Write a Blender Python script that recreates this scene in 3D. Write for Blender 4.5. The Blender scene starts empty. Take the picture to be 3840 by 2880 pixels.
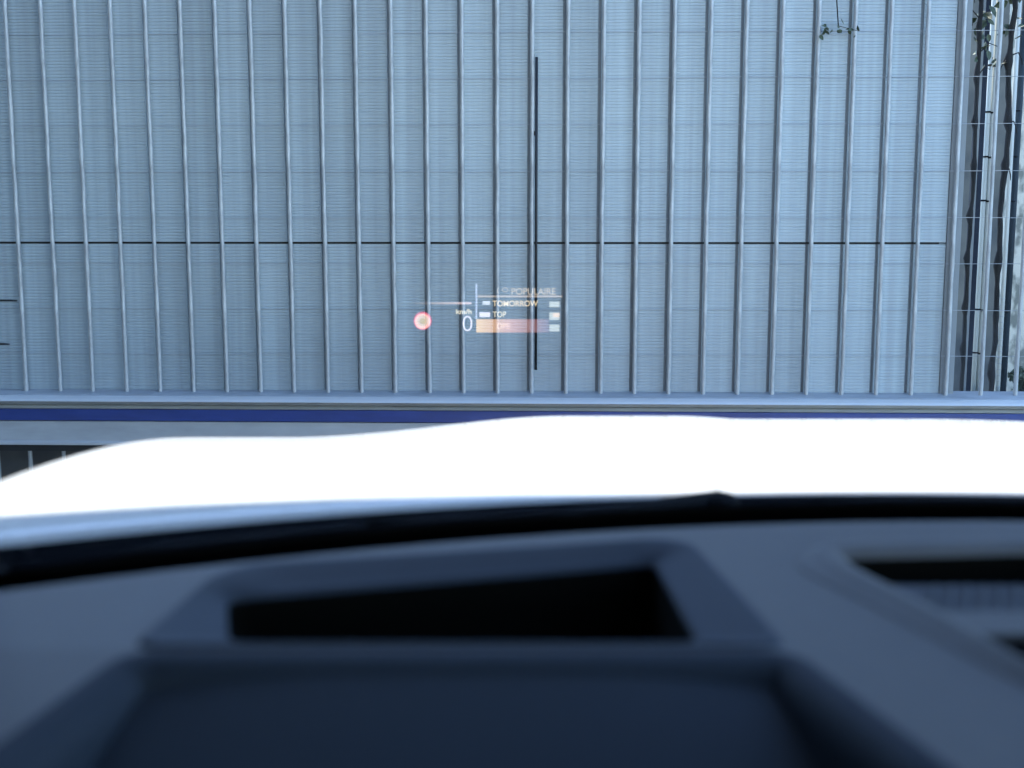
import bpy, bmesh, math, random
import numpy as np
from mathutils import Vector, Matrix, noise

random.seed(7)
scene = bpy.context.scene
COL = scene.collection
R = math.radians

# ------------------------------------------------------------------ camera
EYE = 1.30
PITCH = 0.13818
F_PX = 4480.0                      # focal length in pixels of the 3840 px wide photograph
cam_d = bpy.data.cameras.new('camera')
cam = bpy.data.objects.new('camera', cam_d)
COL.objects.link(cam)
cam.location = (0, 0, EYE)
cam.rotation_euler = (R(90) - PITCH, 0, 0)
cam_d.sensor_width = 36.0
cam_d.lens = 36.0 * F_PX / 3840.0
cam_d.clip_start = 0.02
cam_d.clip_end = 2000
cam_d.dof.use_dof = True
cam_d.dof.focus_distance = 3.9
cam_d.dof.aperture_fstop = 3.5
scene.camera = cam

# ------------------------------------------------------------------ sky, sun, exposure
SUN_EL, SUN_AZ = R(58), R(-10)      # azimuth measured from straight ahead (+Y) towards +X
world = bpy.data.worlds.new('World')
scene.world = world
world.use_nodes = True
wn, wl = world.node_tree.nodes, world.node_tree.links
wn.clear()
sky = wn.new('ShaderNodeTexSky')
sky.sky_type = 'NISHITA'
sky.sun_disc = False
sky.sun_elevation = SUN_EL
sky.sun_rotation = SUN_AZ
sky.altitude = 50
sky.dust_density = 0.1
sky.ozone_density = 3.0
bg = wn.new('ShaderNodeBackground')
bg.inputs['Strength'].default_value = 0.15
wo = wn.new('ShaderNodeOutputWorld')
wl.new(sky.outputs[0], bg.inputs[0])
wl.new(bg.outputs[0], wo.inputs[0])

S_DIR = Vector((math.sin(SUN_AZ) * math.cos(SUN_EL), math.cos(SUN_AZ) * math.cos(SUN_EL), math.sin(SUN_EL)))
sun_d = bpy.data.lights.new('sun', 'SUN')
sun_d.energy = 2.0
sun_d.angle = R(0.5)
sun_d.color = (1.0, 0.94, 0.84)
sun = bpy.data.objects.new('sun', sun_d)
COL.objects.link(sun)
sun.location = (3, 10, 14)
sun.rotation_euler = S_DIR.to_track_quat('Z', 'Y').to_euler()

scene.view_settings.view_transform = 'Standard'
scene.view_settings.look = 'None'
scene.view_settings.exposure = 2.78
scene.view_settings.gamma = 1.0
scene.view_settings.use_curve_mapping = False
scene.cycles.transparent_max_bounces = 24

# ------------------------------------------------------------------ materials
def mat(name, color, rough=0.6, metal=0.0, vary=0.0, vscale=6.0, bump=0.0, bscale=80.0, stretch=None, spec=0.5, coat=0.0):
    m = bpy.data.materials.new(name)
    m.use_nodes = True
    n, l = m.node_tree.nodes, m.node_tree.links
    b = n['Principled BSDF']
    b.inputs['Base Color'].default_value = (*color, 1)
    b.inputs['Roughness'].default_value = rough
    b.inputs['Metallic'].default_value = metal
    b.inputs['Specular IOR Level'].default_value = spec
    b.inputs['Coat Weight'].default_value = coat
    b.inputs['Coat Roughness'].default_value = 0.04
    tc = n.new('ShaderNodeTexCoord')
    mp = n.new('ShaderNodeMapping')
    if stretch:
        mp.inputs['Scale'].default_value = stretch
    l.new(tc.outputs['Object'], mp.inputs[0])
    if vary:
        t = n.new('ShaderNodeTexNoise')
        t.inputs['Scale'].default_value = vscale
        t.inputs['Detail'].default_value = 6
        t.inputs['Roughness'].default_value = 0.65
        l.new(mp.outputs[0], t.inputs['Vector'])
        r = n.new('ShaderNodeMapRange')
        r.inputs['From Min'].default_value = 0.25
        r.inputs['From Max'].default_value = 0.75
        r.inputs['To Min'].default_value = 1 - vary
        r.inputs['To Max'].default_value = 1 + vary
        l.new(t.outputs['Fac'], r.inputs['Value'])
        v = n.new('ShaderNodeVectorMath')
        v.operation = 'SCALE'
        v.inputs[0].default_value = color
        l.new(r.outputs[0], v.inputs['Scale'])
        l.new(v.outputs[0], b.inputs['Base Color'])
    if bump:
        t2 = n.new('ShaderNodeTexNoise')
        t2.inputs['Scale'].default_value = bscale
        t2.inputs['Detail'].default_value = 4
        l.new(mp.outputs[0], t2.inputs['Vector'])
        bp = n.new('ShaderNodeBump')
        bp.inputs['Strength'].default_value = bump
        bp.inputs['Distance'].default_value = 0.004
        l.new(t2.outputs['Fac'], bp.inputs['Height'])
        l.new(bp.outputs[0], b.inputs['Normal'])
    return m

def two_tone(name, c1, c2, scale, lo, hi, rough=0.85, stretch=(1, 1, 1), bump=0.3):
    m = mat(name, c1, rough, bump=bump, bscale=scale * 3, stretch=stretch)
    n, l = m.node_tree.nodes, m.node_tree.links
    mp = n['Mapping']
    t = n.new('ShaderNodeTexNoise')
    t.inputs['Scale'].default_value = scale
    t.inputs['Detail'].default_value = 5
    l.new(mp.outputs[0], t.inputs['Vector'])
    r = n.new('ShaderNodeValToRGB')
    r.color_ramp.elements[0].position = lo
    r.color_ramp.elements[1].position = hi
    r.color_ramp.elements[0].color = (*c1, 1)
    r.color_ramp.elements[1].color = (*c2, 1)
    l.new(t.outputs['Fac'], r.inputs[0])
    l.new(r.outputs[0], n['Principled BSDF'].inputs['Base Color'])
    return m

def glow(name, color, strength):
    """light of a projected image: adds to what is seen behind it"""
    m = bpy.data.materials.new(name)
    m.use_nodes = True
    n, l = m.node_tree.nodes, m.node_tree.links
    n.clear()
    o = n.new('ShaderNodeOutputMaterial')
    a = n.new('ShaderNodeAddShader')
    t = n.new('ShaderNodeBsdfTransparent')
    e = n.new('ShaderNodeEmission')
    e.inputs['Color'].default_value = (*color, 1)
    e.inputs['Strength'].default_value = strength
    l.new(t.outputs[0], a.inputs[0])
    l.new(e.outputs[0], a.inputs[1])
    l.new(a.outputs[0], o.inputs[0])
    return m

M = {}
M['asphalt'] = two_tone('asphalt', (0.045, 0.045, 0.047), (0.075, 0.074, 0.072), 9, 0.35, 0.7, 0.9)
M['sheet'] = mat('ribbed_sheet_paint', (0.36, 0.425, 0.455), 0.42, vary=0.05, vscale=1.3, stretch=(1, 1, 0.5))
M['backing'] = mat('backing_shaded_paint', (0.20, 0.235, 0.26), 0.6, vary=0.05)  # sheet paint made darker to deepen the shade inside the gaps
def weather(m):
    n, l = m.node_tree.nodes, m.node_tree.links
    b = n['Principled BSDF']
    src = b.inputs['Base Color'].links[0].from_socket
    oi = n.new('ShaderNodeObjectInfo')
    r1 = n.new('ShaderNodeMapRange')
    r1.inputs['To Min'].default_value = 0.90
    r1.inputs['To Max'].default_value = 1.05
    l.new(oi.outputs['Random'], r1.inputs['Value'])
    geo = n.new('ShaderNodeNewGeometry')
    mp = n.new('ShaderNodeMapping')
    mp.inputs['Scale'].default_value = (38, 38, 0.7)
    l.new(geo.outputs['Position'], mp.inputs[0])
    t = n.new('ShaderNodeTexNoise')
    t.inputs['Scale'].default_value = 1.0
    t.inputs['Detail'].default_value = 4
    l.new(mp.outputs[0], t.inputs['Vector'])
    r2 = n.new('ShaderNodeMapRange')
    r2.inputs['From Min'].default_value = 0.3
    r2.inputs['From Max'].default_value = 0.7
    r2.inputs['To Min'].default_value = 0.86
    r2.inputs['To Max'].default_value = 1.06
    l.new(t.outputs['Fac'], r2.inputs['Value'])
    mu = n.new('ShaderNodeMath')
    mu.operation = 'MULTIPLY'
    l.new(r1.outputs[0], mu.inputs[0])
    l.new(r2.outputs[0], mu.inputs[1])
    v = n.new('ShaderNodeVectorMath')
    v.operation = 'SCALE'
    l.new(src, v.inputs[0])
    l.new(mu.outputs[0], v.inputs['Scale'])
    l.new(v.outputs[0], b.inputs['Base Color'])
weather(M['sheet'])
M['bar'] = mat('galvanised_bar', (0.35, 0.37, 0.375), 0.42, metal=0.1, vary=0.42, vscale=34, bump=0.5, bscale=50, stretch=(1, 1, 0.35))
M['wire'] = mat('wire_steel', (0.33, 0.35, 0.36), 0.5)
M['rail'] = mat('rail_paint', (0.31, 0.33, 0.345), 0.5, vary=0.22, vscale=7, stretch=(1, 4, 4))
M['lip'] = mat('lip_metal', (0.52, 0.53, 0.53), 0.4, metal=0.1, vary=0.06, vscale=4)
M['cream'] = mat('cream_strip', (0.42, 0.41, 0.36), 0.6, vary=0.2, vscale=7, stretch=(1, 4, 4))
M['blue'] = mat('blue_band_paint', (0.020, 0.045, 0.21), 0.45, vary=0.28, vscale=5, stretch=(1, 5, 5))
M['panel'] = mat('grey_panel_paint', (0.42, 0.44, 0.45), 0.5, vary=0.16, vscale=6, stretch=(1, 3, 3))
M['channel'] = mat('edge_channel', (0.22, 0.24, 0.245), 0.6, spec=0.3, vary=0.1)
M['darkgap'] = mat('dark_rubber', (0.012, 0.013, 0.012), 0.8)
M['plinth'] = two_tone('dark_plinth', (0.03, 0.032, 0.03), (0.07, 0.07, 0.062), 7, 0.4, 0.7)  # dark mottled tone for the board behind the low opening
M['rod'] = mat('black_rod', (0.006, 0.007, 0.009), 0.6)
M['paint'] = mat('white_car_paint', (0.80, 0.79, 0.76), 0.25, coat=0.6)
M['cowl'] = mat('cowl_plastic', (0.005, 0.006, 0.008), 0.9, spec=0.0, bump=0.2, bscale=300)
M['wiper'] = mat('wiper_black', (0.006, 0.007, 0.009), 0.7, spec=0.05)
M['frit'] = mat('black_enamel', (0.003, 0.003, 0.003), 0.6, spec=0.1)
M['dash'] = mat('dash_soft_plastic', (0.082, 0.082, 0.083), 0.62, spec=0.35, vary=0.05, vscale=60, bump=0.15, bscale=420)
M['hood'] = mat('hood_plastic_shaded', (0.034, 0.043, 0.058), 0.65, spec=0.15, bump=0.15, bscale=420)  # dash plastic darkened for the rim sloping away from the windscreen light
M['face'] = mat('hood_face_shaded', (0.014, 0.022, 0.034), 0.7, spec=0.2, bump=0.15, bscale=420)  # still darker copy; shade of the driver-facing side put into the colour
M['well'] = mat('black_flock', (0.004, 0.004, 0.003), 0.95, spec=0.05)
M['slat'] = mat('vent_plastic', (0.032, 0.036, 0.046), 0.6, spec=0.25)
M['lining'] = mat('headlining', (0.05, 0.05, 0.052), 0.9)
M['dark_trim'] = mat('cabin_trim', (0.03, 0.03, 0.032), 0.7)
M['rubber'] = mat('tyre_rubber', (0.02, 0.02, 0.02), 0.85)
M['shade_roof'] = mat('shade_roof_sheet', (0.30, 0.31, 0.32), 0.6, vary=0.05)
M['render'] = two_tone('pale_render', (0.075, 0.08, 0.08), (0.20, 0.19, 0.165), 4, 0.3, 0.7, 0.9)
M['shade_wall'] = two_tone('shade_wall_grey', (0.06, 0.06, 0.065), (0.09, 0.09, 0.095), 2, 0.3, 0.7, 0.9)
M['vine'] = two_tone('vine_bark', (0.006, 0.007, 0.008), (0.018, 0.017, 0.016), 40, 0.35, 0.7, 0.9, (1, 1, 0.3))
M['post'] = mat('dark_blue_post', (0.012, 0.018, 0.032), 0.6, spec=0.2, vary=0.25, vscale=12)
M['teal'] = mat('dark_teal_post', (0.022, 0.034, 0.044), 0.6, spec=0.2, vary=0.2, vscale=12)
M['pipe'] = mat('pale_pipe', (0.52, 0.54, 0.50), 0.5, vary=0.12, vscale=9, stretch=(1, 1, 0.3))
M['tan'] = mat('tan_wood', (0.50, 0.42, 0.27), 0.7, vary=0.2, vscale=12, stretch=(1, 1, 0.2))
M['bark'] = two_tone('mottled_bark', (0.22, 0.23, 0.20), (0.66, 0.64, 0.55), 24, 0.40, 0.54, 0.9, (1, 1, 0.5))
M['leaf'] = two_tone('leaf', (0.035, 0.055, 0.03), (0.09, 0.12, 0.07), 20, 0.35, 0.7, 0.55)

# ------------------------------------------------------------------ helpers
def smooth(me):
    for p in me.polygons:
        p.use_smooth = True

def link(name, me, material, parent=None):
    o = bpy.data.objects.new(name, me)
    COL.objects.link(o)
    if material is not None and me is not None and not me.materials:
        me.materials.append(material)
    if parent is not None:
        o.parent = parent
    return o

def tag(o, label, cat, group=None):
    o['label'] = label
    o['category'] = cat
    if group:
        o['group'] = group
    return o

def empty(name, loc, rz=0.0):
    o = bpy.data.objects.new(name, None)
    COL.objects.link(o)
    o.location = loc
    o.rotation_euler = (0, 0, rz)
    o.empty_display_size = 0.1
    return o

def mesh(name, verts, faces, sm=False):
    me = bpy.data.meshes.new(name)
    me.from_pydata([tuple(v) for v in verts], [], faces)
    bm = bmesh.new()
    bm.from_mesh(me)
    bmesh.ops.recalc_face_normals(bm, faces=bm.faces)
    bm.to_mesh(me)
    bm.free()
    if sm:
        smooth(me)
    return me

def box(name, lo, hi, bev=0.0):
    bm = bmesh.new()
    bmesh.ops.create_cube(bm, size=1)
    for v in bm.verts:
        v.co = Vector([lo[i] + (v.co[i] + 0.5) * (hi[i] - lo[i]) for i in range(3)])
    if bev:
        bmesh.ops.bevel(bm, geom=list(bm.edges), offset=bev, segments=2, affect='EDGES', profile=0.5)
    me = bpy.data.meshes.new(name)
    bm.to_mesh(me)
    bm.free()
    return me

def prism(name, prof, x0, x1, sm=False):
    """closed (y,z) outline drawn along x"""
    n = len(prof)
    v = [(x0, a, b) for a, b in prof] + [(x1, a, b) for a, b in prof]
    f = [(i, (i + 1) % n, n + (i + 1) % n, n + i) for i in range(n)]
    f += [tuple(range(n)), tuple(range(n, 2 * n))]
    return mesh(name, v, f, sm)

def tube(name, pts, rad, seg=10, cap=True):
    """round tube through points, radius per point"""
    v, f = [], []
    n = len(pts)
    pts = [Vector(p) for p in pts]
    if not hasattr(rad, '__len__'):
        rad = [rad] * n
    for i, p in enumerate(pts):
        d = (pts[min(i + 1, n - 1)] - pts[max(i - 1, 0)]).normalized()
        a = Vector((0, 0, 1)) if abs(d.z) < 0.9 else Vector((1, 0, 0))
        u = d.cross(a).normalized()
        w = d.cross(u)
        for k in range(seg):
            t = 2 * math.pi * k / seg
            v.append(p + (u * math.cos(t) + w * math.sin(t)) * rad[i])
    for i in range(n - 1):
        for k in range(seg):
            f.append((i * seg + k, i * seg + (k + 1) % seg, (i + 1) * seg + (k + 1) % seg, (i + 1) * seg + k))
    if cap:
        f.append(tuple(range(seg)))
        f.append(tuple(range((n - 1) * seg, n * seg)))
    return mesh(name, v, f, True)

def ray(px, py):
    u, w = (px - 1920) / F_PX, (py - 1440) / F_PX
    c, s = math.cos(PITCH), math.sin(PITCH)
    return Vector((u, c - w * s, -s - w * c))

def inside(x, y, poly):
    r = False
    n = len(poly)
    for i in range(n):
        x1, y1 = poly[i]
        x2, y2 = poly[(i + 1) % n]
        if (y1 > y) != (y2 > y) and x < (x2 - x1) * (y - y1) / (y2 - y1) + x1:
            r = not r
    return r

def sstep(a, b, x):
    t = max(0.0, min(1.0, (x - a) / (b - a)))
    return t * t * (3 - 2 * t)

# ------------------------------------------------------------------ ground
g = link('ground', mesh('ground', [(-300, -300, 0), (300, -300, 0), (300, 300, 0), (-300, 300, 0)], [(0, 1, 2, 3)]), M['asphalt'])
g['kind'] = 'structure'

# ------------------------------------------------------------------ bar fence
YAW = -0.0324
FD = 4.0
fence = empty('bar_fence', (0, FD, 0), YAW)
tag(fence, 'tall fence of pale round steel bars standing before the ribbed blue-grey sheet', 'fence')

def onf(px, py, n=0.0):
    """pixel -> (t, z) on the plane n metres behind the fence line"""
    r = ray(px, py)
    c, s = math.cos(YAW), math.sin(YAW)
    # k*r = (c t - s n, FD + s t + c n)
    k = (FD * c + n) / (r.y * c - r.x * s)
    X, Y = k * r.x, k * r.y - FD
    return X * c + Y * s, EYE + k * r.z

T0, T1 = -2.28, 4.40
BAR0, SP = -1.6638, 0.11536
FTOP = 2.45
bar_me = None
for i in range(-5, 53):
    random.seed(i)
    pts, rr = [], []
    for k in range(31):
        z = 0.02 + (FTOP - 0.02) * k / 30
        pts.append((random.gauss(0, 0.0004), random.gauss(0, 0.0005), z))
        rr.append(0.0070 * random.uniform(0.92, 1.09))
    o = link('baluster', tube('baluster', pts, rr, 12), M['bar'], fence)
    o.location = (BAR0 + SP * i + random.gauss(0, 0.0008), 0, 0)
zwires = [onf(3500, y)[1] for y in (-60, 112, 286, 463, 641, 818, 991, 1164, 1337)]
for z in zwires:
    pts = [(T0 + (T1 - T0) * k / 24, 0.0095, z + random.gauss(0, 0.0012)) for k in range(25)]
    link('wire', tube('wire', pts, 0.0010, 6), M['wire'], fence)
link('top_rail', box('top_rail', (T0, -0.02, FTOP - 0.02), (T1, 0.02, FTOP + 0.02), 0.004), M['bar'], fence)

zf = lambda py, n: onf(640, py, n)[1]
zA = zf(1453, 0.05)
zB = zf(1486, -0.05)
rail = link('bottom_rail', prism('bottom_rail', [(0.05, zA), (-0.042, zB + 0.004), (-0.05, zB - 0.002), (-0.05, zB - 0.006), (-0.034, zB - 0.008), (-0.034, zf(1530, -0.034)), (0.05, zf(1530, -0.034))], T0, T1), M['rail'], fence)
z1, z2 = zf(1489, -0.072), zf(1508, -0.072)
link('rolled_edge', prism('rolled_edge', [(-0.036, z1 + 0.001), (-0.056, z1 - 0.001), (-0.072, (z1 + z2) / 2), (-0.079, z2 + 0.002), (-0.076, z2), (-0.036, z2)], T0, T1), M['lip'], fence)
z3, z4 = zf(1523, -0.058), zf(1533, -0.058)
link('sealing_strip', prism('sealing_strip', [(-0.035, z3 + 0.002), (-0.050, z3), (-0.064, z4 + 0.001), (-0.063, z4), (-0.035, z4)], T0, T1), M['cream'], fence)
z5, z6 = zf(1536, -0.062), zf(1579, -0.062)
link('blue_band', box('blue_band', (T0, -0.063, z6), (T1, -0.033, z5), 0.0015), M['blue'], fence)
z7, z8 = zf(1580, -0.055), zf(1657, -0.055)
link('panel', box('panel', (T0, -0.056, z8), (T1, -0.030, z7 - 0.001), 0.001), M['panel'], fence)
z9, z10 = zf(1657, -0.068), zf(1671, -0.068)
link('lower_edge', prism('lower_edge', [(-0.03, z9 - 0.001), (-0.060, z9 - 0.001), (-0.069, z9 - 0.005), (-0.069, z10), (-0.03, z10)], T0, T1), M['lip'], fence)
z11 = zf(1694, -0.03)
link('under_rail', box('under_rail', (T0, -0.030, z11), (T1, 0.012, z10 - 0.002)), M['darkgap'], fence)
link('plinth_board', box('plinth_board', (T0, 0.10, 0.0), (T1, 0.14, zA - 0.03)), M['plinth'], fence)
random.seed(5)

# black rod fixed beside a baluster
rt, rz0 = onf(2009, 1387, -0.004)
_, rz1 = onf(2009, 214, -0.004)
rod = empty('black_rod', (0, FD, 0), YAW)
tag(rod, 'thin straight black rod clipped upright beside a fence bar near the middle', 'rod')
link('rod', tube('rod', [(rt, -0.003, rz0), (rt, -0.004, (rz0 + rz1) / 2), (rt, -0.003, rz1)], 0.0047, 10), M['rod'], rod)
for py in (500,):
    z = onf(2009, py)[1]
    link('clip', box('clip', (BAR0 + SP * 15 + 0.004, -0.003, z - 0.007), (rt + 0.004, 0.005, z + 0.007), 0.002), M['rod'], rod)

# ------------------------------------------------------------------ ribbed sheet behind the bars
screen = empty('ribbed_screen', (0, FD, 0), YAW)
tag(screen, 'blue-grey sheet metal screen with fine horizontal ribs behind the fence bars', 'screen')
SN = 0.022
SX1 = onf(3592, 700, SN)[0]
zj = onf(1920, 911, SN)[1]
GAP = 0.0105
def ribbed(z0, z1, w):
    """one cassette: ribbed face, returned edges; x from 0 to w"""
    prof = []
    pitch = 0.0104
    n = int((z1 - z0) / pitch)
    pitch = (z1 - z0) / n
    for k in range(n):
        z = z0 + k * pitch
        prof += [(0.0, z), (0.0, z + pitch * 0.55), (0.0017, z + pitch * 0.66), (0.0017, z + pitch * 0.90)]
    prof.append((0.0, z1))
    v, f = [], []
    for a, b in prof:
        v += [(0, a, b), (w, a, b)]
    for k in range(len(prof) - 1):
        f.append((2 * k, 2 * k + 1, 2 * k + 3, 2 * k + 2))
    m = len(v)
    v += [(0, 0.010, z0), (w, 0.010, z0), (0, 0.010, z1), (w, 0.010, z1)]
    e = 2 * (len(prof) - 1)
    f += [(0, 1, m + 1, m), (e, e + 1, m + 3, m + 2)]
    f += [tuple([m] + [2 * k for k in range(len(prof))] + [m + 2]), tuple([m + 1] + [2 * k + 1 for k in range(len(prof))] + [m + 3])]
    return mesh('panel', v, f)
zlo, zhi = zA - 0.02, FTOP - 0.03
PW = SP - GAP
lowp, upp = ribbed(zlo, zj - 0.0035, PW), ribbed(zj + 0.0035, zhi, PW)
lowp.materials.append(M['sheet'])
upp.materials.append(M['sheet'])
rp = random.Random(31)
x_end = 0
for i in range(-5, 28):
    x = BAR0 + SP * i - 0.0062
    if x > SX1 - 0.03:
        break
    for me_ in (lowp, upp):
        o = link('panel', me_, None, screen)
        o.location = (x, SN + rp.uniform(-0.0006, 0.0006), 0)
    x_end = x + PW
SX1 = x_end
link('backing_sheet', box('backing_sheet', (BAR0 - SP * 5 - 0.01, SN + 0.0105, zlo), (SX1, SN + 0.0125, zhi)), M['backing'], screen)
link('joint_backing', box('joint_backing', (T0, SN + 0.0075, zj - 0.0034), (SX1 - 0.02, SN + 0.0100, zj + 0.0034)), M['darkgap'], screen)
link('edge_channel', box('edge_channel', (SX1 + 0.001, SN - 0.006, zA - 0.02), (SX1 + 0.047, SN + 0.03, FTOP - 0.03), 0.002), M['channel'], screen)
# short dark pins at the left edge
for py, x1 in ((1127, 64), (1290, 36)):
    a, z = onf(x1, py, 0.02)
    o = link('pin', tube('pin', [(a - 0.35, 0.021, z + 0.002), (a - 0.02, 0.021, z), (a, 0.021, z - 0.001)], [0.004, 0.0035, 0.002], 8), M['rod'], screen)

# ------------------------------------------------------------------ things beyond the open end of the screen
def beh(px, n, py=700):
    return onf(px, py, n)[0]

def wobble_tube(name, t, n, z0, z1, r, knots, seed, amp=0.006):
    rnd = random.Random(seed)
    pts, rr = [], []
    N = 90
    for k in range(N + 1):
        z = z0 + (z1 - z0) * k / N
        a = noise.noise(Vector((seed * 3.1, z * 3.5, 0))) * amp * 2 + noise.noise(Vector((seed, z * 14, 5))) * amp * 0.6
        b = noise.noise(Vector((seed * 1.7, z * 4, 9))) * amp
        rad = r * (1 + 0.35 * noise.noise(Vector((z * 18, seed, 2))))
        for kz in knots:
            rad += r * 0.75 * math.exp(-((z - kz) / 0.018) ** 2)
            a -= 0.004 * math.exp(-((z - kz) / 0.02) ** 2)
        pts.append((t + a, n + b, z))
        rr.append(rad)
    return tube(name, pts, rr, 9)

LEAF = mesh('leaf', [(0, 0, 0), (0.014, 0.004, 0.012), (0.012, 0.003, 0.03), (0, 0, 0.046), (-0.012, 0.003, 0.03), (-0.014, 0.004, 0.012), (0, -0.002, 0.022)],
            [(0, 1, 6), (1, 2, 6), (2, 3, 6), (3, 4, 6), (4, 5, 6), (5, 0, 6)])
LEAF.materials.append(M['leaf'])
def leaves(parent, spots, seed, size=1.0):
    rnd = random.Random(seed)
    for p in spots:
        o = link('leaf', LEAF, None, parent)
        o.location = p
        o.rotation_euler = (rnd.uniform(1.2, 4.6), rnd.uniform(-1, 1), rnd.uniform(-1.5, 1.5))
        s = size * rnd.uniform(0.6, 1.2)
        o.scale = (s, s, s)

def fobj(name, label, cat, group=None):
    e = empty(name, (0, FD, 0), YAW)
    return tag(e, label, cat, group)

v1 = fobj('vine', 'thin knotted dark vine stem climbing just right of the ribbed screen', 'vine')
t = beh(3646, 0.06)
link('stem', wobble_tube('stem', t, 0.06, 0.0, 2.5, 0.0068, [z + 0.01 for z in zwires], 3, 0.003), M['vine'], v1)
rnd = random.Random(11)
leaves(v1, [(t + rnd.uniform(-0.012, 0.03), 0.06 + rnd.uniform(-0.01, 0.03), rnd.uniform(1.80, 2.4)) for k in range(46)], 2, 0.85)
for k in range(9):
    z = rnd.uniform(1.75, 2.35)
    dx = rnd.choice((-1, 1)) * rnd.uniform(0.02, 0.06)
    link('tendril', tube('tendril', [(t, 0.06, z), (t + dx * 0.5, 0.055, z + 0.03), (t + dx, 0.06, z + 0.02), (t + dx * 1.2, 0.058, z + 0.06)], [0.0022, 0.002, 0.0015, 0.001], 6), M['vine'], v1)

v2 = fobj('vine', 'thick knotted dark vine stem twisting between two bars near right edge', 'vine')
t2 = beh(3764, 0.05)
link('stem', wobble_tube('stem', t2, 0.055, 0.0, 2.5, 0.0088, [onf(3760, y)[1] for y in (225, 445, 620, 985, 1400)], 8, 0.008), M['vine'], v2)
for k, (py, dx) in enumerate([(460, 0.03), (200, 0.035), (230, -0.03), (640, 0.02)]):
    z = onf(3760, py)[1]
    link('tendril', tube('tendril', [(t2, 0.05, z), (t2 + dx * 0.6, 0.045, z + 0.008), (t2 + dx, 0.05, z - 0.012), (t2 + dx * 1.1, 0.052, z - 0.03)], [0.003, 0.0025, 0.002, 0.0012], 6), M['vine'], v2)
leaves(v2, [(t2 + rnd.uniform(-0.05, 0.05), 0.06 + rnd.uniform(-0.02, 0.03), rnd.uniform(1.80, 2.42)) for k in range(46)], 4, 0.85)

p1 = fobj('square_post', 'dark blue square post seen between the thin vine and the pale pipes', 'post')
a, b = beh(3657, 0.20), beh(3682, 0.20)
link('post', box('post', (a, 0.20, 0), (b, 0.26, 2.6), 0.003), M['post'], p1)
link('cap', box('cap', (a - 0.004, 0.196, 2.6), (b + 0.004, 0.264, 2.612), 0.002), M['post'], p1)
link('edge_strip', box('edge_strip', (a - 0.006, 0.195, 0.02), (a + 0.003, 0.205, 2.58), 0.001), M['channel'], p1)

for k, (px, lab) in enumerate([(3690, 'left'), (3709, 'right')]):
    pp = fobj('pale_pipe', f'pale upright pipe with dark clamps, {lab} one of the close pair', 'pipe', 'pale pipes beyond the screen')
    t = beh(px, 0.30)
    link('pipe', tube('pipe', [(t, 0.30, 0), (t, 0.30, 1.3), (t, 0.30, 2.7)], 0.0085, 12), M['pipe'], pp)
    for py in (245, 420, 588, 752, 1160, 1322):
        z = onf(3700, py + k * 3, 0.3)[1]
        link('clamp', tube('clamp', [(t, 0.30, z - 0.003), (t, 0.30, z + 0.003)], 0.0100, 12), M['wiper'], pp)

bd = fobj('tan_board', 'short tan board standing behind the two pale pipes', 'board')
link('board', box('board', (beh(3676, 0.36), 0.35, 0.0), (beh(3722, 0.36), 0.365, onf(3690, 1030, 0.36)[1]), 0.002), M['tan'], bd)
link('batten', box('batten', (beh(3676, 0.36), 0.366, 0.3), (beh(3722, 0.36), 0.38, 0.34), 0.002), M['tan'], bd)

wp = fobj('ribbed_pole', 'thin pale grey pole with small rings between thick vine and teal post', 'pole')
t = beh(3784, 0.22)
link('shaft', tube('shaft', [(t, 0.22, 0), (t, 0.22, 2.6)], 0.0075, 10), M['pipe'], wp)
for k in range(16):
    z = onf(3770, 1120 + k * 22, 0.22)[1]
    link('ring', tube('ring', [(t, 0.22, z - 0.0015), (t, 0.22, z + 0.0015)], 0.0083, 10), M['panel'], wp)

tp = fobj('round_post', 'dark teal round post standing left of the mottled tree trunk', 'post')
t = beh(3804, 0.26)
link('post', tube('post', [(t, 0.26, 0), (t, 0.26, 2.6)], 0.0115, 14), M['teal'], tp)
for py in (415, 587, 755, 1170):
    z = onf(3790, py, 0.24)[1]
    link('hook', tube('hook', [(t, 0.25, z), (t - 0.018, 0.246, z + 0.001), (t - 0.03, 0.246, z)], 0.0028, 6), M['wiper'], tp)

# mottled tree trunk with limbs
tree = fobj('tree', 'pale mottled tree trunk beyond the fence at the far right edge', 'tree')
t = beh(3872, 0.75)
def trunk(name, path, rad, seg=18):
    v, f = [], []
    N = len(path)
    for i, p in enumerate(path):
        for k in range(seg):
            an = 2 * math.pi * k / seg
            q = Vector((math.cos(an), math.sin(an), 0))
            rr = rad[i] * (1 + 0.10 * noise.noise(Vector((q.x * 2.2, q.y * 2.2, p[2] * 3))))
            v.append(Vector(p) + q * rr)
    for i in range(N - 1):
        for k in range(seg):
            f.append((i * seg + k, i * seg + (k + 1) % seg, (i + 1) * seg + (k + 1) % seg, (i + 1) * seg + k))
    f.append(tuple(range((N - 1) * seg, N * seg)))
    return mesh(name, v, f, True)
link('trunk', trunk('trunk', [(t + 0.012 * math.sin(z * 2), 0.85, z) for z in np.linspace(0, 3.2, 40)], [0.085 - 0.008 * z + 0.03 * math.exp(-z * 6) for z in np.linspace(0, 3.2, 40)]), M['bark'], tree)
for k, (dx, dy, dz) in enumerate([(-0.5, 0.4, 0.9), (0.6, 0.3, 1.0), (0.1, 0.9, 1.3), (0.3, -0.3, 1.4)]):
    base = Vector((t, 0.85, 3.0))
    pts = [base + Vector((dx, dy, dz)) * s + Vector((0, 0, 0.15 * math.sin(s * 3))) for s in (0, 0.3, 0.6, 1.0)]
    link('limb', tube('limb', pts, [0.05, 0.04, 0.028, 0.012], 8), M['bark'], tree)
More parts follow.
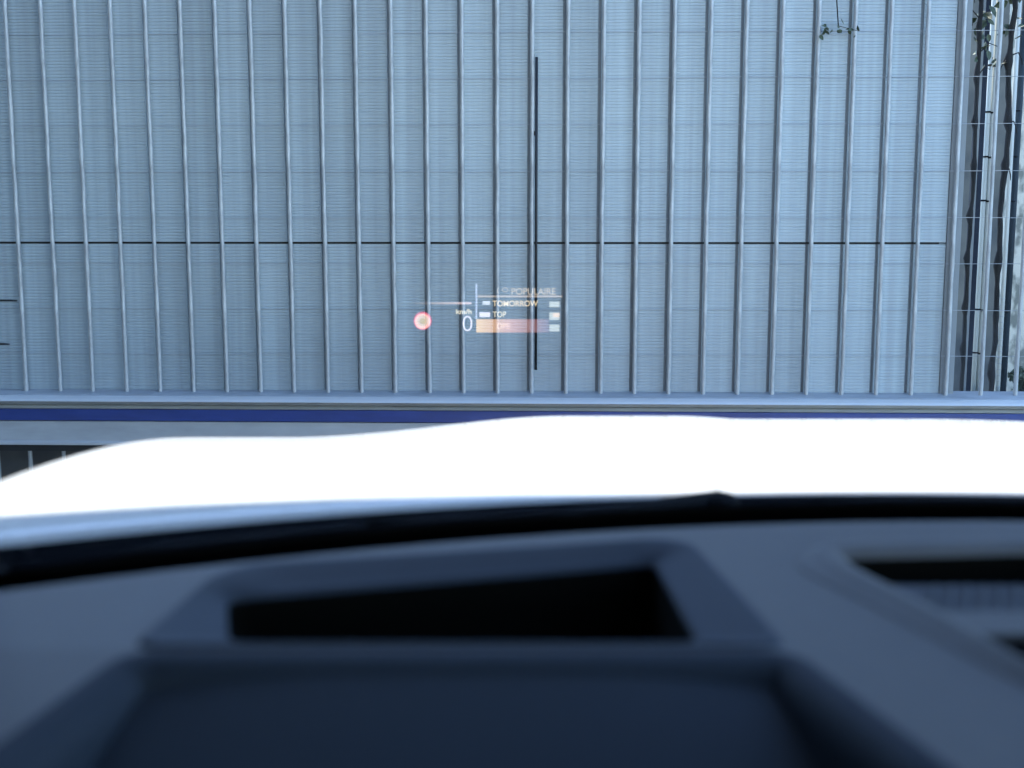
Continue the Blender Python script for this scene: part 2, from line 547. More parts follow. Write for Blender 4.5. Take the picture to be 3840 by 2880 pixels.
# crown: leaf faces through a volume of uneven clumps
def crown(name, centre, rx, rz, n, seed, size=0.06):
    rnd = random.Random(seed)
    cl = []
    for k in range(26):
        while True:
            p = Vector((rnd.uniform(-1, 1), rnd.uniform(-1, 1), rnd.uniform(-1, 1)))
            if p.length < 1:
                break
        cl.append((Vector(centre) + Vector((p.x * rx, p.y * rx, p.z * rz)), rnd.uniform(0.18, 0.42) * rx))
    v, f = [], []
    for k in range(n):
        c, r = rnd.choice(cl)
        p = c + Vector((rnd.gauss(0, 1), rnd.gauss(0, 1), rnd.gauss(0, 0.8))) * r * 0.5
        a = Vector((rnd.gauss(0, 1), rnd.gauss(0, 1), rnd.gauss(0, 1))).normalized()
        b = a.cross(Vector((rnd.gauss(0, 1), rnd.gauss(0, 1), rnd.gauss(0, 1)))).normalized()
        s = size * rnd.uniform(0.6, 1.3)
        i = len(v)
        v += [p - a * s, p + b * s * 0.5, p + a * s, p - b * s * 0.5]
        f.append((i, i + 1, i + 2, i + 3))
    me = bpy.data.meshes.new(name)
    me.from_pydata([tuple(q) for q in v], [], f)
    return me
link('crown', crown('crown', (t + 0.1, 1.0, 4.3), 1.0, 0.8, 6000, 3), M['leaf'], tree)

# low shrub at the foot of the trunk
sh = fobj('shrub', 'small dark leafy shrub low behind the fence at the right edge', 'shrub')
t = beh(3822, 0.45, 1420)
zc = onf(3822, 1400, 0.45)[1]
link('foliage', crown('foliage', (t + 0.01, 0.45, zc - 0.02), 0.045, 0.05, 900, 9, 0.010), M['leaf'], sh)
link('stem', tube('stem', [(t, 0.45, 0), (t + 0.01, 0.46, zc * 0.5), (t, 0.45, zc)], [0.008, 0.006, 0.003], 7), M['vine'], sh)

# ivy sprig hanging over the top of the screen
sp = fobj('ivy_sprig', 'small dark leafy sprig hanging at the top edge in front of screen', 'ivy')
ta, tb = onf(3070, 100)[0], onf(3210, 100)[0]
zlow = onf(3130, 168)[1] + 0.022
link('twig', tube('twig', [(ta, 0.02, 2.47), (ta + 0.02, -0.012, 2.3), ((ta + tb) / 2, -0.014, zlow + 0.035), (tb, -0.013, zlow + 0.02)], [0.003, 0.0025, 0.002, 0.001], 6), M['vine'], sp)
rnd = random.Random(21)
leaves(sp, [(rnd.uniform(ta, tb), -0.014 + rnd.uniform(-0.006, 0.004), zlow + 0.006 + abs(rnd.gauss(0, 0.03))) for k in range(18)], 5, 0.5)

# ------------------------------------------------------------------ house wall and added shading wall
bw = link('house_wall', box('house_wall', (0.9, 6.2, 0), (9, 6.5, 4.9)), M['render'])
tag(bw, 'pale rendered house wall glimpsed beyond the fence at the right', 'wall')
gb = link('added_shade_wall', box('added_shade_wall', (-2.8, -9, 0), (-2.35, 3.9, 9.0)), M['shade_wall'])  # added out of view; blocks the sky so the screen darkens leftwards
tag(gb, 'unseen dark grey wall added left of the car to darken that side', 'wall')

# unseen roof added over the cabin to cast its shade
cp = empty('added_shade_roof', (0, -3, 0))
tag(cp, 'unseen flat roof added above the car cabin to shade it', 'added_shade_roof')
CH = 2.9
shift = Vector((S_DIR.x, S_DIR.y)) / S_DIR.z * (CH - (EYE - 0.27))
edge = [(-1.45, 0.80), (-0.90, 0.93), (-0.464, 1.058), (-0.32, 1.102), (-0.166, 1.133), (0.0, 1.152), (0.18, 1.162), (0.38, 1.162), (0.70, 1.13), (1.05, 1.04), (1.35, 0.90)]  # front edge shaped so its shadow follows the rear of the bonnet
edge = [(x + shift.x, y + shift.y + 3) for x, y in edge]
ring_ = edge + [(edge[-1][0], -3.4 + 3), (edge[0][0], -3.4 + 3)]
nr = len(ring_)
vv = [(x, y, z) for z in (CH, CH + 0.14) for x, y in ring_]
link('roof', mesh('roof', vv, [tuple(range(nr)), tuple(range(nr, 2 * nr))] + [(k, (k + 1) % nr, nr + (k + 1) % nr, nr + k) for k in range(nr)]), M['shade_roof'], cp)
for x in (edge[0][0] + 0.2, edge[-1][0] - 0.2):
    link('post', tube('post', [(x, -0.2, 0), (x, -0.2, CH)], 0.07, 14), M['panel'], cp)

# ------------------------------------------------------------------ car
CX = 0.38                            # car centre line; the camera sits at the left seat
car = empty('parked_car', (CX, -0.4, 0))
tag(car, 'white car with dark dashboard, seen from its own driver seat', 'car')
def cpart(name, me, m, parent=None):
    o = link(name, me, m, None)
    o.parent = parent or car
    if parent is None:
        o.matrix_parent_inverse = Matrix.Translation(-car.location)
    return o

def lift(v):
    return [(a, b, c + EYE) for a, b, c in v]

arc = lambda x: 0.36 * (x - CX) ** 2

# bonnet
def bonnet_z(x, y):
    zo = -0.269 - 0.024 * (y - 1.1) - 0.098 * (y - 1.1) ** 2
    dome = 0.044 * sstep(1.25, 2.25, y)
    xl = -0.32 + 0.06 * (y - 2.2)
    a = sstep(xl - 0.02, xl + 0.42, x) * (1 - 0.5 * sstep(0.70, 1.20, x))
    w = 1.0 - 0.14 * sstep(0.29, 0.40, x)
    zo += dome * a * w
    # side roll-off
    e = abs(x - CX)
    if e > 0.912:
        zo -= 0.10 * ((e - 0.912) / 0.073) ** 2.2
    return zo
verts, faces = [], []
NX, NY = 120, 60
for j in range(NY + 1):
    for i in range(NX + 1):
        x = CX - 0.985 + 1.97 * i / NX
        yr = 1.178 - 0.30 * (x - CX) ** 2
        yf = 2.24 - 0.16 * (x - CX) ** 2 - 0.25 * max(0, abs(x - CX) - 0.6) ** 2
        v_ = j / NY
        y = yr + (yf - yr) * v_
        z = bonnet_z(x, y)
        verts.append((x, y, z))
base = len(verts)
# nose rolls down
for k in range(1, 9):
    an = math.pi / 2 * k / 8
    for i in range(NX + 1):
        x, y, z = verts[NY * (NX + 1) + i]
        verts.append((x, y + 0.16 * math.sin(an), z - 0.05 - 0.14 * (1 - math.cos(an)) + 0.05 * (1 - min(1, k / 2.0)) + (0.0 if k > 1 else 0.015)))
W = NX + 1
for j in range(NY + 8):
    for i in range(NX):
        a = j * W + i
        faces.append((a, a + 1, a + W + 1, a + W))
# rear edge turned down
m0 = len(verts)
for i in range(W):
    x, y, z = verts[i]
    verts.append((x, y - 0.004, z - 0.006))
for i in range(W):
    x, y, z = verts[i]
    verts.append((x, y + 0.002, z - 0.03))
for i in range(NX):
    faces.append((i, i + 1, m0 + i + 1, m0 + i))
    faces.append((m0 + i, m0 + i + 1, m0 + W + i + 1, m0 + W + i))
cpart('bonnet', mesh('bonnet', lift(verts), faces, True), M['paint'])

# body sides and nose below the bonnet
for s in (-1, 1):
    x0 = CX + s * 0.965
    prof = []
    pts = [(2.25, -0.46), (2.33, -0.62), (2.30, -0.95), (2.0, -1.05), (-1.9, -1.05), (-2.0, -0.7), (-1.9, -0.35), (0.95, -0.33), (1.3, -0.335), (1.8, -0.40)]
    v = [(x0 - s * 0.03, a, b) for a, b in pts] + [(x0 - s * 0.09, a, b) for a, b in pts]
    n = len(pts)
    f = [tuple(range(n)), tuple(range(n, 2 * n))] + [(i, (i + 1) % n, n + (i + 1) % n, n + i) for i in range(n)]
    cpart('body_side', mesh('body_side', lift(v), f), M['paint'])
cpart('front_bumper', box('front_bumper', (CX - 0.86, 2.22, EYE - 1.05), (CX + 0.86, 2.40, EYE - 0.60), 0.05), M['paint'])
cpart('floor_pan', box('floor_pan', (CX - 0.83, -1.9, EYE - 1.06), (CX + 0.83, 2.15, EYE - 1.0)), M['dark_trim'])
for sx in (-1, 1):
    for y in (1.55, -1.25):
        w = cpart('wheel', tube('wheel', [(CX + sx * 0.70, y, 0.33), (CX + sx * 0.72, y, 0.33), (CX + sx * 0.90, y, 0.33), (CX + sx * 0.92, y, 0.33)], [0.30, 0.33, 0.33, 0.30], 28), M['rubber'])

# cowl
def strip(name, rows, x0, x1, n=60):
    """rows: functions x -> (y, z); makes a surface through them"""
    v, f = [], []
    m = len(rows)
    for i in range(n + 1):
        x = x0 + (x1 - x0) * i / n
        for r in rows:
            y, z = r(x)
            v.append((x, y, z))
    for i in range(n):
        for k in range(m - 1):
            a = i * m + k
            f.append((a, a + 1, a + m + 1, a + m))
    return mesh(name, lift(v), f, True)
gl = lambda x, s: (1.066 - arc(x) - 0.835 * s, -0.277 + 0.55 * s)
cowl = cpart('cowl_panel', strip('cowl_panel', [lambda x: (1.072 - arc(x), -0.32), lambda x: (1.075 - arc(x), -0.276), lambda x: (1.10 - arc(x), -0.2735), lambda x: (1.150 - arc(x), -0.2735), lambda x: (1.171 - arc(x) * 0.833, -0.2745), lambda x: (1.172 - arc(x) * 0.833, -0.33)], CX - 0.95, CX + 0.95), M['cowl'])

# windscreen: curved slab of glass with black enamel band along its foot
def slab(name, s0, s1, x0, x1, th, off=0.0, nx=40, ns=16):
    v, f = [], []
    for side in (0, 1):
        for i in range(nx + 1):
            x = x0 + (x1 - x0) * i / nx
            for k in range(ns + 1):
                s = s0 + (s1 - s0) * k / ns
                narrow = 1 - 0.17 * s
                y, z = gl(x, s)
                z += 0.06 * s * (1 - s) + 0.05 * s * (1 - ((x - CX) / 0.75) ** 2)
                z += off + side * th
                v.append((CX + (x - CX) * narrow, y, z))
    m = ns + 1
    h = (nx + 1) * m
    for i in range(nx):
        for k in range(ns):
            a = i * m + k
            f += [(a, a + 1, a + m + 1, a + m), (h + a, h + a + m, h + a + m + 1, h + a + 1)]
    for i in range(nx):
        a, b = i * m, i * m + ns
        f += [(a, a + m, h + a + m, h + a), (b, b + m, h + b + m, h + b)]
    for k in range(ns):
        a, b = k, nx * m + k
        f += [(a, a + 1, h + a + 1, h + a), (b, b + 1, h + b + 1, h + b)]
    return mesh(name, lift(v), f, True)
gm = bpy.data.materials.new('windscreen_glass')
gm.use_nodes = True
n, l = gm.node_tree.nodes, gm.node_tree.links
n.clear()
o = n.new('ShaderNodeOutputMaterial')
mx = n.new('ShaderNodeMixShader')
lw = n.new('ShaderNodeLayerWeight')
lw.inputs['Blend'].default_value = 0.5
pw = n.new('ShaderNodeMath')
pw.operation = 'POWER'
pw.inputs[1].default_value = 5.0
fr = n.new('ShaderNodeMapRange')           # Schlick reflectance of one thin glass face
fr.inputs['To Min'].default_value = 0.03
l.new(lw.outputs['Facing'], pw.inputs[0])
l.new(pw.outputs[0], fr.inputs['Value'])
tr = n.new('ShaderNodeBsdfTransparent')
tr.inputs['Color'].default_value = (0.955, 0.975, 0.985, 1)
gs = n.new('ShaderNodeBsdfGlossy')
gs.inputs['Roughness'].default_value = 0.02
l.new(fr.outputs[0], mx.inputs[0])
l.new(tr.outputs[0], mx.inputs[1])
l.new(gs.outputs[0], mx.inputs[2])
l.new(mx.outputs[0], o.inputs[0])
ws = cpart('windscreen', slab('windscreen', 0.0, 1.0, CX - 0.76, CX + 0.76, 0.005), gm)
en = link('enamel_band', slab('enamel_band', -0.004, 0.045, CX - 0.76, CX + 0.76, 0.0012, -0.0025, 40, 3), M['frit'], ws)

# wipers
def wiper(x_tip, x_end, hub, seed):
    w = empty('wiper', (hub[0], hub[1], EYE + hub[2]))
    w.parent = car
    w.matrix_parent_inverse = Matrix.Translation(-car.location)
    org = Vector((hub[0], hub[1], EYE + hub[2]))
    def loc(p):
        return Vector((p[0], p[1], p[2] + EYE)) - org
    on = lambda x, s, h: (x, gl(x, s)[0], gl(x, s)[1] + h)
    N = 14
    bl = [loc(on(x_tip + (x_end - x_tip) * k / N, 0.012, 0.013)) for k in range(N + 1)]
    link('blade', tube('blade', bl, [0.003] + [0.0065] * (N - 1) + [0.003], 8), M['wiper'], w)
    xm = (x_tip + x_end) / 2
    am = [loc(on(xm, 0.012, 0.020)), loc(((xm + hub[0]) / 2, (gl(xm, 0.01)[0] + hub[1]) / 2 + 0.005, hub[2] + 0.006)), loc((hub[0], hub[1], hub[2] + 0.006))]
    link('arm', tube('arm', am, [0.004, 0.006, 0.009], 8), M['wiper'], w)
    link('hub', tube('hub', [loc((hub[0], hub[1], hub[2] - 0.03)), loc((hub[0], hub[1], hub[2] + 0.006)), loc((hub[0], hub[1], hub[2] + 0.011))], [0.022, 0.020, 0.012], 14), M['wiper'], w)
    return w
wiper(-0.30, 0.06, (0.20, 1.128, -0.2745), 1)
wiper(0.28, 0.86, (0.92, 1.03, -0.268), 2)

# ---- dashboard
dash = empty('dashboard', (CX, 0.75, EYE - 0.27))
dash.parent = car
dash.matrix_parent_inverse = Matrix.Translation(-car.location)
DINV = Matrix.Translation(-dash.location)
def dpart(name, me, m):
    o = link(name, me, m, dash)
    o.matrix_parent_inverse = DINV
    return o
YC = 0.664
P_OUT = [(-0.2225, 0.6655), (-0.2085, 0.802), (-0.190, 0.832), (0.115, 0.902), (0.139, 0.888), (0.1620, 0.6655)]
P_IN = [(-0.174, 0.7055), (-0.1957, 0.7913), (0.1073, 0.8769), (0.1142, 0.7055)]
P_POD = [(0.203, 0.822), (0.2085, 0.855), (0.228, 0.884), (0.263, 0.895), (CX, 0.902), (0.497, 0.895), (0.532, 0.884), (0.5515, 0.855), (0.557, 0.822), (0.526, 0.734), (0.503, 0.658), (0.470, 0.56), (0.452, 0.50), (0.308, 0.50), (0.290, 0.56), (0.257, 0.658), (0.234, 0.734)]
P_REC = [(0.2393, 0.853), (CX, 0.866), (0.5207, 0.853), (0.512, 0.796), (0.489, 0.715), (0.482, 0.673), (0.468, 0.60), (0.292, 0.60), (0.278, 0.673), (0.271, 0.715), (0.248, 0.796)]
def grow(poly, k):
    cx = sum(p[0] for p in poly) / len(poly)
    cy = sum(p[1] for p in poly) / len(poly)
    return [(cx + (x - cx) * k, cy + (y - cy) * k) for x, y in poly]
DZ = -0.248
def open_round(poly, rad, n=9):
    out = [Vector(poly[0])]
    for i in range(1, len(poly) - 1):
        p0, p1, p2 = (Vector(poly[i + k]) for k in (-1, 0, 1))
        a, b = (p0 - p1), (p2 - p1)
        a, b = p1 + a.normalized() * rad, p1 + b.normalized() * rad
        for k in range(n):
            t_ = k / (n - 1)
            out.append(a * (1 - t_) ** 2 + p1 * 2 * t_ * (1 - t_) + b * t_ ** 2)
    out.append(Vector(poly[-1]))
    return out
SL_ = 0.10
def zpath(p):
    """the driver's side falls away towards the seat"""
    return DZ - SL_ * max(0.0, YC - p.y) * (1.0 if p.x < 0 else 0.0)
near = open_round([(CX - 0.85, 0.46), (-0.286, 0.46), (-0.2235, YC), (0.1635, YC), (0.214, 0.46), (CX + 0.85, 0.46)], 0.022)
from mathutils.geometry import tessellate_polygon
far = []
for k in range(61):
    x = CX + 0.85 - 1.7 * k / 60
    far.append(Vector((x, 0.962 - arc(x))))
left_leg = [p for p in near if p.x < 0 and p.y < YC - 0.0005]
rest = [p for p in near if not (p.x < 0 and p.y < YC - 0.0005)]
outer = [Vector((CX - 0.85, YC)), Vector((left_leg[-1].x - 0.0005, YC))] + rest + far
hole = [Vector(p) for p in grow(P_OUT, 0.975)]
hole2 = [Vector(p) for p in grow(P_REC, 1.0)]
loops = [[Vector((p.x, p.y, 0)) for p in lp] for lp in (outer, hole, hole2)]
tris = [tuple(t3) for t3 in tessellate_polygon(loops)]
vv = [(p.x, p.y, DZ) for lp in loops for p in lp]
wing = left_leg + [Vector((left_leg[-1].x, YC)), Vector((CX - 0.85, YC))]
b0 = len(vv)
vv += [(p.x, p.y, zpath(p)) for p in wing]
tris += [tuple(b0 + q for q in t3) for t3 in tessellate_polygon([[Vector((p.x, p.y, 0)) for p in wing]])]
dpart('dash_top', mesh('dash_top', lift(vv), tris), M['dash'])
# rolled near edge that turns down into the footwell and the instrument recess
RR = 0.022
v, f = [], []
nn = len(near)
prof = [(RR * math.sin(math.pi / 2 * q / 7), RR * (1 - math.cos(math.pi / 2 * q / 7))) for q in range(8)] + [(RR, RR + 0.09)]
for i, p in enumerate(near):
    d = (near[min(i + 1, nn - 1)] - near[max(i - 1, 0)]).normalized()
    o2 = Vector((d.y, -d.x))
    for a, b in prof:
        v.append((p.x + o2.x * a, p.y + o2.y * a, zpath(p) - b))
m = len(prof)
for i in range(nn - 1):
    for q in range(m - 1):
        a = i * m + q
        f.append((a, a + 1, a + m + 1, a + m))
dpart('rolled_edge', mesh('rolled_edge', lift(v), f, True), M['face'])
# rounded face of the hood falling towards the steering column
v, f = [], []
for j in range(25):
    t_ = j / 24
    y = 0.650 - 0.22 * t_
    for i in range(41):
        u = i / 40
        x0_, x1_ = -0.225 - 0.09 * t_, 0.170 + 0.10 * t_
        x = x0_ + (x1_ - x0_) * u
        crown_ = 0.010 * (1 - (2 * u - 1) ** 4)
        v.append((x, y, DZ - 0.017 - 0.44 * (0.650 - y) - 0.4 * (0.650 - y) ** 2 + crown_ + 0.12 * (0.650 - y) * u ** 3))
for j in range(24):
    for i in range(40):
        a = j * 41 + i
        f.append((a, a + 1, a + 42, a + 41))
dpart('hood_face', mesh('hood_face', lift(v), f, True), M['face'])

def loop_pts(poly, N, rad):
    """rounded polygon resampled to N points"""
    pts = []
    n = len(poly)
    for i in range(n):
        p0, p1, p2 = (Vector(poly[(i + k) % n]) for k in (-1, 0, 1))
        a = (p0 - p1)
        b = (p2 - p1)
        r = min(rad, a.length * 0.4, b.length * 0.4)
        a, b = p1 + a.normalized() * r, p1 + b.normalized() * r
        for k in range(7):
            t_ = k / 6
            pts.append(a * (1 - t_) ** 2 + p1 * 2 * t_ * (1 - t_) + b * t_ ** 2)
    L = [0]
    for i in range(len(pts)):
        L.append(L[-1] + (pts[(i + 1) % len(pts)] - pts[i]).length)
    out = []
    for k in range(N):
        s = L[-1] * k / N
        j = max(i for i in range(len(pts)) if L[i] <= s + 1e-9)
        t_ = (s - L[j]) / max(1e-9, L[j + 1] - L[j])
        out.append(pts[j].lerp(pts[(j + 1) % len(pts)], t_))
    # start at the point nearest the lower left direction so that loops line up
    cx = sum((p for p in out), Vector((0, 0))) / N
    st = min(range(N), key=lambda i: abs(math.atan2(out[i].y - cx.y, out[i].x - cx.x) + 2.4))
    return out[st:] + out[:st]

def bridge(name, rings, N, close_last=False):
    v, f = [], []
    for pts, zf_ in rings:
        for p in pts:
            v.append((p.x, p.y, zf_(p) if callable(zf_) else zf_))
    for r in range(len(rings) - 1):
        for k in range(N):
            a, b = r * N + k, r * N + (k + 1) % N
            f.append((a, b, b + N, a + N))
    if close_last:
        f.append(tuple(range((len(rings) - 1) * N, len(rings) * N)))
    me = mesh(name, lift(v), f, True)
    return me

NN = 120
po = loop_pts(P_OUT, NN, 0.016)
pi = loop_pts(P_IN, NN, 0.012)
mixp = lambda t_: [a.lerp(b, t_) for a, b in zip(po, pi)]
topz = -0.2455
rings = [(mixp(-0.03), -0.254), (mixp(0.0), -0.2478), (mixp(0.06), topz), (mixp(0.14), topz - 0.0005), (mixp(0.5), topz - 0.006), (mixp(0.9), topz - 0.012), (mixp(0.97), topz - 0.0125), (mixp(1.0), topz - 0.016)]
dpart('instrument_hood', bridge('instrument_hood', rings, NN), M['hood'])
shr = lambda k: [Vector(q) for q in grow([(p.x, p.y) for p in pi], k)]
dpart('projector_well', bridge('projector_well', [(shr(1.006), topz - 0.0165), (shr(0.99), topz - 0.04), (shr(0.93), topz - 0.13)], NN, True), M['well'])

# centre outlet between the seats' dash halves
pp_ = loop_pts(P_POD, NN, 0.014)
pr = loop_pts(P_REC, NN, 0.008)
mixq = lambda t_: [a.lerp(b, t_) for a, b in zip(pp_, pr)]
pz = -0.2405
dpart('outlet_surround', bridge('outlet_surround', [(mixq(-0.06), -0.262), (mixq(-0.03), -0.2485), (mixq(0.10), -0.2460), (mixq(0.28), -0.2450), (mixq(0.40), pz - 0.0025), (mixq(0.5), pz), (mixq(0.85), pz - 0.001), (mixq(1.0), pz - 0.006), (mixq(1.02), pz - 0.009)], NN), M['dash'])
def quad_prism(name, p, z0, z1):
    v = [(x, y, z) for z in (z0, z1) for x, y in p]
    n = len(p)
    f = [tuple(range(n)), tuple(range(n, 2 * n))] + [(i, (i + 1) % n, n + (i + 1) % n, n + i) for i in range(n)]
    return mesh(name, lift(v), f)
dpart('outlet_wall', bridge('outlet_wall', [(mixq(1.012), pz - 0.008), (mixq(1.03), pz - 0.055)], NN), M['well'])
dpart('outlet_floor', quad_prism('outlet_floor', grow(P_REC, 1.2), pz - 0.060, pz - 0.055), M['well'])
bar1 = quad_prism('crossbar', [(0.262, 0.733), (0.498, 0.733), (0.485, 0.690), (0.275, 0.690)], pz - 0.010, pz - 0.007)
dpart('crossbar', bar1, M['dash'])
grille = dpart('grille', quad_prism('grille', [(0.246, 0.815), (0.514, 0.815), (0.499, 0.733), (0.261, 0.733)], pz - 0.030, pz - 0.016), M['slat'])
SL = mesh('slat', [(-0.004, -0.037, -0.002), (0.0, -0.037, 0.0022), (0.004, -0.037, -0.002), (0.024, 0.036, -0.002), (0.028, 0.036, 0.0022), (0.032, 0.036, -0.002)], [(0, 1, 4, 3), (1, 2, 5, 4), (2, 0, 3, 5), (0, 1, 2), (3, 4, 5)])
SL.materials.append(M['slat'])
for k in range(19):
    o = link('slat', SL, None, dash)
    o.matrix_parent_inverse = DINV
    o.location = (0.268 + k * 0.0112, 0.774, EYE + pz - 0.0145)
    o.scale = (1, 0.93, 1)

# ---- cabin shell
cpart('roof', strip('roof', [lambda x: (0.235 + 0.10 * (1 - ((x - CX) / 0.62) ** 2), 0.275 + 0.045 * (1 - ((x - CX) / 0.62) ** 2)), lambda x: (-0.3, 0.33 - 0.03 * ((x - CX) / 0.62) ** 2), lambda x: (-1.3, 0.30 - 0.04 * ((x - CX) / 0.62) ** 2), lambda x: (-2.0, 0.0)], CX - 0.64, CX + 0.64, 30), M['paint'])
for s in (-1, 1):
    cpart('windscreen_pillar', tube('windscreen_pillar', [(CX + s * 0.80, 0.84, EYE - 0.30), (CX + s * 0.74, 0.60, EYE - 0.10), (CX + s * 0.66, 0.20, EYE + 0.26), (CX + s * 0.63, -0.4, EYE + 0.29), (CX + s * 0.64, -1.3, EYE + 0.26), (CX + s * 0.76, -1.95, EYE - 0.2)], [0.05, 0.045, 0.04, 0.035, 0.04, 0.06], 10), M['dark_trim'])
    cpart('centre_pillar', tube('centre_pillar', [(CX + s * 0.84, -0.45, EYE - 0.35), (CX + s * 0.65, -0.45, EYE + 0.28)], [0.06, 0.045], 8), M['dark_trim'])
    cpart('door_trim', box('door_trim', (CX + s * 0.80 - 0.03, -1.8, EYE - 1.0), (CX + s * 0.80 + 0.03, 0.9, EYE - 0.34), 0.01), M['dark_trim'])
cpart('bulkhead', box('bulkhead', (CX - 0.8, 0.72, EYE - 1.0), (CX + 0.8, 0.76, EYE - 0.42)), M['dark_trim'])

cpart('headlining', strip('headlining', [lambda x: (0.20 + 0.10 * (1 - ((x - CX) / 0.62) ** 2), 0.255 + 0.045 * (1 - ((x - CX) / 0.62) ** 2)), lambda x: (-0.3, 0.31 - 0.03 * ((x - CX) / 0.62) ** 2), lambda x: (-1.3, 0.28 - 0.04 * ((x - CX) / 0.62) ** 2), lambda x: (-1.95, -0.02)], CX - 0.62, CX + 0.62, 30), M['lining'])
cpart('rear_seat', box('rear_seat', (CX - 0.66, -1.35, EYE - 0.95), (CX + 0.66, -1.15, EYE - 0.20), 0.05), M['dark_trim'])

# ------------------------------------------------------------------ head-up display image
HD = 3.0                             # metres from the eye along the view axis
K = HD / F_PX
hud = empty('head_up_display', (0, 0, 0))
hud.rotation_euler = (R(90) - PITCH, 0, 0)
c_ = ray(1830, 1155)
hud.location = Vector((0, 0, EYE)) + c_ * HD
tag(hud, 'faint glowing head-up display with speed 0 and list, floating above bonnet', 'display')
HK = 1.6 / 2 ** scene.view_settings.exposure
def gl_(name, r_, g_, b_):
    return glow(name, (r_, g_, b_), HK)
G = {
    'white': gl_('hud_white', 0.24, 0.27, 0.37),
    'icon': gl_('hud_icon', 0.40, 0.42, 0.46),
    'cream': gl_('hud_cream', 0.55, 0.42, 0.26),
    'faint': gl_('hud_faint', 0.34, 0.27, 0.20),
    'line': gl_('hud_rule', 0.26, 0.20, 0.16),
    'pale': gl_('hud_pale', 0.50, 0.44, 0.32),
    'blue': gl_('hud_blue', 0.52, 0.48, 0.55),
    'red': gl_('hud_red', 0.42, 0.02, 0.05),
    'peach': gl_('hud_peach', 0.50, 0.36, 0.27),
    'centre': gl_('hud_centre', 0.36, 0.26, 0.10),
    'tag': gl_('hud_tag', 0.31, 0.32, 0.29),
    'tag_warm': gl_('hud_tag_warm', 0.25, 0.08, 0.0),
}
def hx(px, py, dz_=0.0):
    return ((px - 1830) * K, (1155 - py) * K, dz_)
def hpart(name, me, m, parent=None):
    return link(name, me, m, parent or hud)
def hrect(name, x0, y0, x1, y1, m, dz_=0.0, parent=None):
    return hpart(name, mesh(name, [hx(x0, y0, dz_), hx(x1, y0, dz_), hx(x1, y1, dz_), hx(x0, y1, dz_)], [(0, 1, 2, 3)]), m, parent)
def htext(name, s, x0, y0, x1, y1, m, off=0.0, dz_=0.0):
    """text fitted to a pixel box"""
    cu = bpy.data.curves.new(name, 'FONT')
    cu.body = s
    cu.size = 1
    cu.offset = off
    ob = bpy.data.objects.new(name, cu)
    COL.objects.link(ob)
    bpy.context.view_layer.update()
    me = bpy.data.meshes.new_from_object(ob.evaluated_get(bpy.context.evaluated_depsgraph_get()))
    bpy.data.objects.remove(ob)
    co = [v.co for v in me.vertices]
    a0, a1 = min(c.x for c in co), max(c.x for c in co)
    b0, b1 = min(c.y for c in co), max(c.y for c in co)
    for v in me.vertices:
        px = x0 + (v.co.x - a0) / (a1 - a0) * (x1 - x0)
        py = y1 + (v.co.y - b0) / (b1 - b0) * (y0 - y1)
        v.co = hx(px, py, dz_)
    me.materials.clear()
    return hpart(name, me, m)
def ringm(name, px, py, r0, r1, dz_=0.0):
    v, f = [], []
    for k in range(48):
        a = 2 * math.pi * k / 48
        for r in (r0, r1):
            v.append(hx(px + r * math.cos(a), py + r * math.sin(a), dz_))
    for k in range(48):
        a, b = 2 * k, 2 * ((k + 1) % 48)
        f.append((a, a + 1, b + 1, b))
    return mesh(name, v, f)
hpart('sign_ring', ringm('sign_ring', 1585, 1203, 22, 34), G['red'])
hpart('sign_face', ringm('sign_face', 1585, 1205, 11, 29, 0.002), G['peach'])
hpart('sign_centre', ringm('sign_centre', 1586, 1205, 0.5, 11, 0.002), G['centre'])
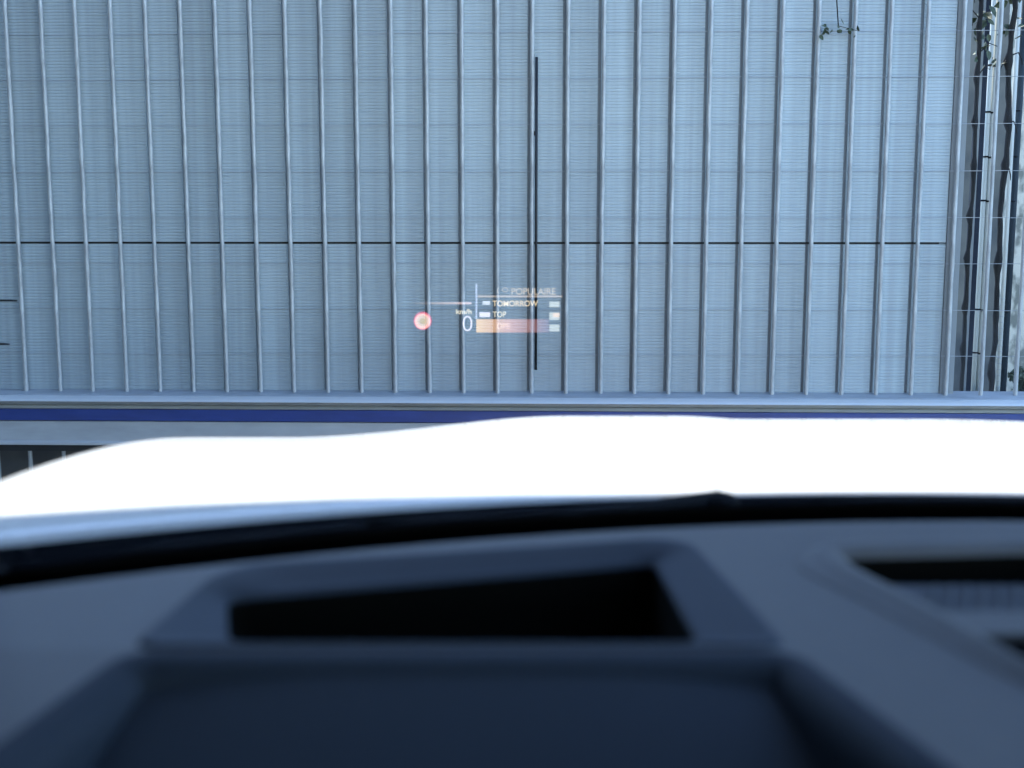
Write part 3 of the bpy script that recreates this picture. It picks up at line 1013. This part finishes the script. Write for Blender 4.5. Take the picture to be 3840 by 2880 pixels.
# speed line fading to the left, in short lengths
for k in range(10):
    mm = glow('hud_line_%d' % k, (1.0, 0.66 + 0.01 * k, 0.48 + 0.03 * k), HK * (0.04 + 0.045 * k))
    hrect('line_piece', 1555 + k * 21.3, 1133, 1555 + (k + 1) * 21.3, 1141, mm)
htext('unit_text', 'km/h', 1710, 1159, 1769, 1178, G['pale'], 0.03)
htext('speed_digit', '0', 1735, 1184, 1771, 1242, G['blue'], -0.012)
hrect('divider', 1783, 1064, 1790, 1196, G['white'])
htext('header_text', 'POPULAIRE', 1918, 1080, 2084, 1106, G['faint'], 0.015)
htext('header_symbol', '( O', 1864, 1078, 1906, 1102, G['faint'])
hrect('header_line', 1792, 1108, 2110, 1115, G['line'])
hrect('row_icon', 1810, 1129, 1838, 1143, G['icon'])
htext('row_text', 'TOMORROW', 1847, 1127, 2018, 1149, G['cream'], 0.02)
hrect('row_icon', 1798, 1171, 1838, 1189, G['blue'])
htext('row_text', 'TOP', 1848, 1168, 1898, 1190, G['pale'], 0.02)
hrect('row_tag', 2060, 1131, 2098, 1152, G['tag'])
hrect('row_tag', 2060, 1172, 2098, 1200, G['tag'])
hrect('tag_core', 2074, 1174, 2098, 1190, G['tag_warm'], 0.002)
hrect('row_tag', 2060, 1217, 2098, 1243, G['tag'])
# highlighted row: warm at the left, cooling and fading to the right
gm2 = bpy.data.materials.new('hud_highlight')
gm2.use_nodes = True
n, l = gm2.node_tree.nodes, gm2.node_tree.links
n.clear()
o = n.new('ShaderNodeOutputMaterial')
a = n.new('ShaderNodeAddShader')
t_ = n.new('ShaderNodeBsdfTransparent')
e = n.new('ShaderNodeEmission')
tc = n.new('ShaderNodeTexCoord')
sx = n.new('ShaderNodeSeparateXYZ')
mr = n.new('ShaderNodeMapRange')
mr.inputs['From Min'].default_value = (1787 - 1830) * K
mr.inputs['From Max'].default_value = (2058 - 1830) * K
cr = n.new('ShaderNodeValToRGB')
cr.color_ramp.elements[0].color = (0.55, 0.35, 0.16, 1)
cr.color_ramp.elements[1].color = (0.08, 0.04, 0.07, 1)
el = cr.color_ramp.elements.new(0.45)
el.color = (0.36, 0.16, 0.11, 1)
l.new(tc.outputs['Object'], sx.inputs[0])
l.new(sx.outputs[0], mr.inputs[0])
l.new(mr.outputs[0], cr.inputs[0])
l.new(cr.outputs[0], e.inputs[0])
e.inputs[1].default_value = HK
l.new(t_.outputs[0], a.inputs[0])
l.new(e.outputs[0], a.inputs[1])
l.new(a.outputs[0], o.inputs[0])
hrect('highlight_row', 1786, 1197, 2058, 1247, gm2)
htext('row_text', 'OPE', 1862, 1212, 1912, 1234, G['line'], 0.02, 0.002)
